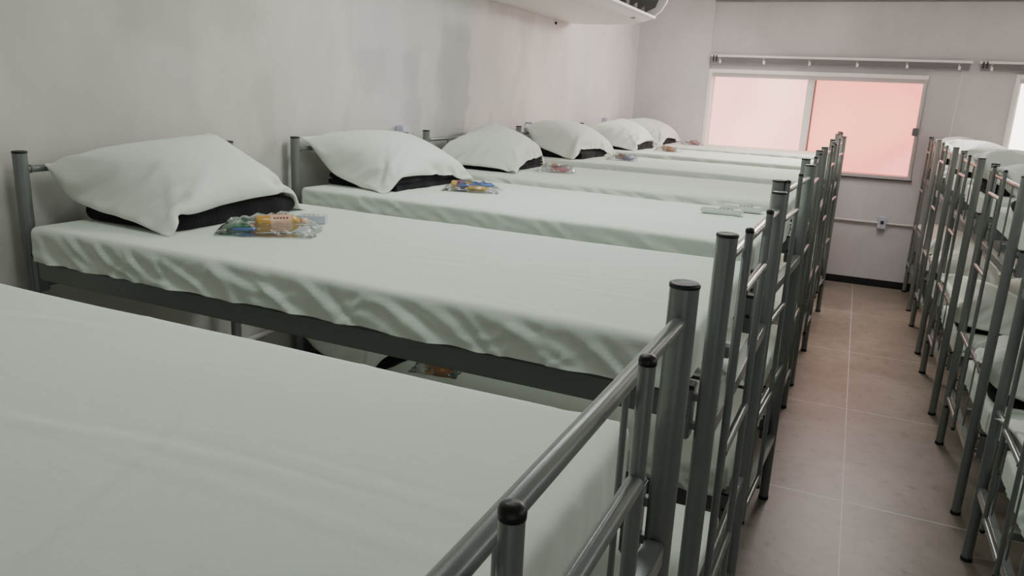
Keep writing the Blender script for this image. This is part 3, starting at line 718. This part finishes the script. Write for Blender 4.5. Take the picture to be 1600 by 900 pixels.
def simple(cc, w, names):
    out = []
    out.append((bottle((cc[0], 'peach', 'white'), .10, .020), -.06, .0, 0, .3, names[0], 'bottle'))
    out.append((packet(cc[1], (.075, .045, .024)), .035, -.03, 0, -.1, names[1], 'soap'))
    out.append((packet(cc[2], (.05, .035, .016), 'paper_sachet'), .05, .03, 0, .5, names[2], 'sachet'))
    return out
for bi_, pos, lower, rz, cc, w, sd, names in [
    (3, (-1.39, .02, 0), 0, .2, ('white', 'pink', 'white'), 'beside the third pillow, left row', 13, ('white bottle with peach label', 'pink wrapped soap', 'white sachet')),
    (4, (-1.36, -.02, 0), 0, .1, ('white', 'lilac', 'paleblue'), 'beside the fourth pillow, left row', 17, ('white bottle', 'lilac wrapped soap', 'pale blue sachet')),
    (5, (-1.36, .0, 0), 0, -.1, ('gold', 'orange', 'white'), 'beside the fifth pillow, left row', 19, ('gold bottle', 'orange wrapped soap', 'white sachet')),
    (6, (-1.36, .05, 0), 0, .2, ('white', 'pink', 'paleblue'), 'beside the farthest pillow, left row', 21, ('white bottle', 'pink wrapped soap', 'pale blue sachet')),
    (2, (-1.41, -.17, 0), 1, .2, ('gold', 'orange', 'teal'), 'on lower bunk under the long rail, left row', 23, ('gold bottle', 'orange wrapped soap', 'teal sachet')),
    (8, (-.66, .02, 0), 1, .3, ('white', 'paleblue', 'teal'), 'on lower bunk, second bed, right row', 27, ('white bottle', 'pale blue wrapped soap', 'teal sachet')),
    (9, (-.66, .0, 0), 1, .1, ('white', 'paleblue', 'pink'), 'on lower bunk, third bed, right row', 29, ('white bottle', 'pale blue wrapped soap', 'pink sachet')),
    (7, (-.66, .0, 0), 1, .1, ('white', 'lilac', 'pink'), 'on lower bunk, nearest bed, right row', 31, ('white bottle', 'lilac wrapped soap', 'pink sachet')),
]:
    kit(beds[bi_], pos, lower, rz, simple(cc, w, names), w, sd, (.22, .14, .045))

# remotes on the third mattress
def remote(loc, rz, label):
    t = bpy.data.objects.new('remote_control', None); C.objects.link(t); t.location = loc; t.rotation_euler = (0, 0, rz)
    part('remote_body', MB().box((0, 0, .012), (.165, .052, .022), bev=.006), M['remote'], t)
    part('remote_screen', MB().box((-.048, 0, .0235), (.045, .036, .0015), bev=.0005), M['remote'], t)
    for a in range(4):
        for c_ in range(3): part('button', MB().lathe([(0, .004), (.0038, .004), (.0048, .002), (.005, 0)], (-.005+a*.015, (c_-1)*.014, .0228), 10), M['key'], t)
    tag(t, label, 'remote control')
remote((-.455, 3.15, ZTOP+.003), -.06, 'white remote control nearer the camera of the two lying on the white sheet')
remote((-.395, 3.29, ZTOP+.003), -.04, 'white remote control behind the other one on the same sheet')

# ------------------------------------------------------------------ lights
def led_panel(x, y, power, label, col=(.92, 1, .95), sx=1.2, sy=.3):
    t = bpy.data.objects.new('ceiling_light', None); C.objects.link(t); t.location = (x, y, ZC)
    part('housing', MB().box((0, 0, -.02), (sx+.04, sy+.04, .04), bev=.004), M['framew'], t)
    e = bpy.data.materials.new('diffuser'); e.use_nodes = True; bs = e.node_tree.nodes['Principled BSDF']
    bs.inputs['Emission Color'].default_value = (*col, 1); bs.inputs['Emission Strength'].default_value = 1.
    part('diffuser', MB().box((0, 0, -.041), (sx, sy, .003)), e, t)
    tag(t, label, 'ceiling light')
    L = bpy.data.lights.new('panel_lamp', 'AREA'); L.shape = 'RECTANGLE'; L.size = sx; L.size_y = sy; L.energy = power; L.color = col
    lo = bpy.data.objects.new('panel_lamp', L); C.objects.link(lo); lo.location = (x, y, ZC-.05)
led_panel(-.9, 1.3, 6.5, 'ceiling light over the nearest beds')
led_panel(-.9, 3.0, 16, 'ceiling light over the second and third left-row beds')
led_panel(-.9, 6.2, 7, 'ceiling light over the farther left-row beds')
# daylight from the right side; the near and far fill lamps are added
def area(name, loc, rot, sx, sy, e, col):
    L = bpy.data.lights.new(name, 'AREA'); L.shape = 'RECTANGLE'; L.size = sx; L.size_y = sy; L.energy = e; L.color = col
    o = bpy.data.objects.new(name, L); C.objects.link(o); o.location = loc; o.rotation_euler = rot; return o
area('near_fill_light', (.6, YN+.05, 1.0), (PI/2, 0, 0), 2.6, 1.6, 4.5, (.90, 1, .97))  # added fill, no window at this end
area('side_window_daylight', (XR-.02, 2.6, 2.3), (0, PI/2, 0), .6, 4.5, 19, (.93, 1, .96))
la = area('far_fill_light', (.2, 7.15, 2.69), (0, 0, 0), 1.6, .5, 95, (1, .92, .88))  # unseen lamp added to strengthen the window light at the far end
la.rotation_euler = Vector((.75, 1.0, 1.1)).to_track_quat('Z', 'Y').to_euler()
w_ = bpy.data.worlds.new('World'); bpy.context.scene.world = w_; w_.use_nodes = True
w_.node_tree.nodes['Background'].inputs[0].default_value = (.9, .8, .78, 1); w_.node_tree.nodes['Background'].inputs[1].default_value = .6

# ------------------------------------------------------------------ camera
yaw, pitch, roll = -.408197*-1*-1, -.25218319, .04767761
def cam_axes(yaw, pitch, roll):
    cy, sy = math.cos(yaw), math.sin(yaw); cp, sp = math.cos(pitch), math.sin(pitch); cr, sr = math.cos(roll), math.sin(roll)
    f = Vector((sy*cp, cy*cp, sp)); r = Vector((cy, -sy, 0)); u = r.cross(f)
    return cr*r+sr*u, -sr*r+cr*u, f
r_, u_, f_ = cam_axes(yaw, pitch, roll)
cam = bpy.data.cameras.new('camera'); co = bpy.data.objects.new('camera', cam); C.objects.link(co)
co.matrix_world = Matrix(((r_.x, u_.x, -f_.x, 0), (r_.y, u_.y, -f_.y, 0), (r_.z, u_.z, -f_.z, 1.744), (0, 0, 0, 1)))
cam.sensor_width = 36; cam.lens = 36*1190.9/1600; cam.clip_start = .02
bpy.context.scene.camera = co
sc = bpy.context.scene
sc.view_settings.view_transform = 'AgX'; sc.view_settings.exposure = .1; sc.view_settings.look = 'None'
sc.cycles.use_denoising = True
sc.cycles.max_bounces = 8; sc.cycles.diffuse_bounces = 5; sc.cycles.transparent_max_bounces = 12
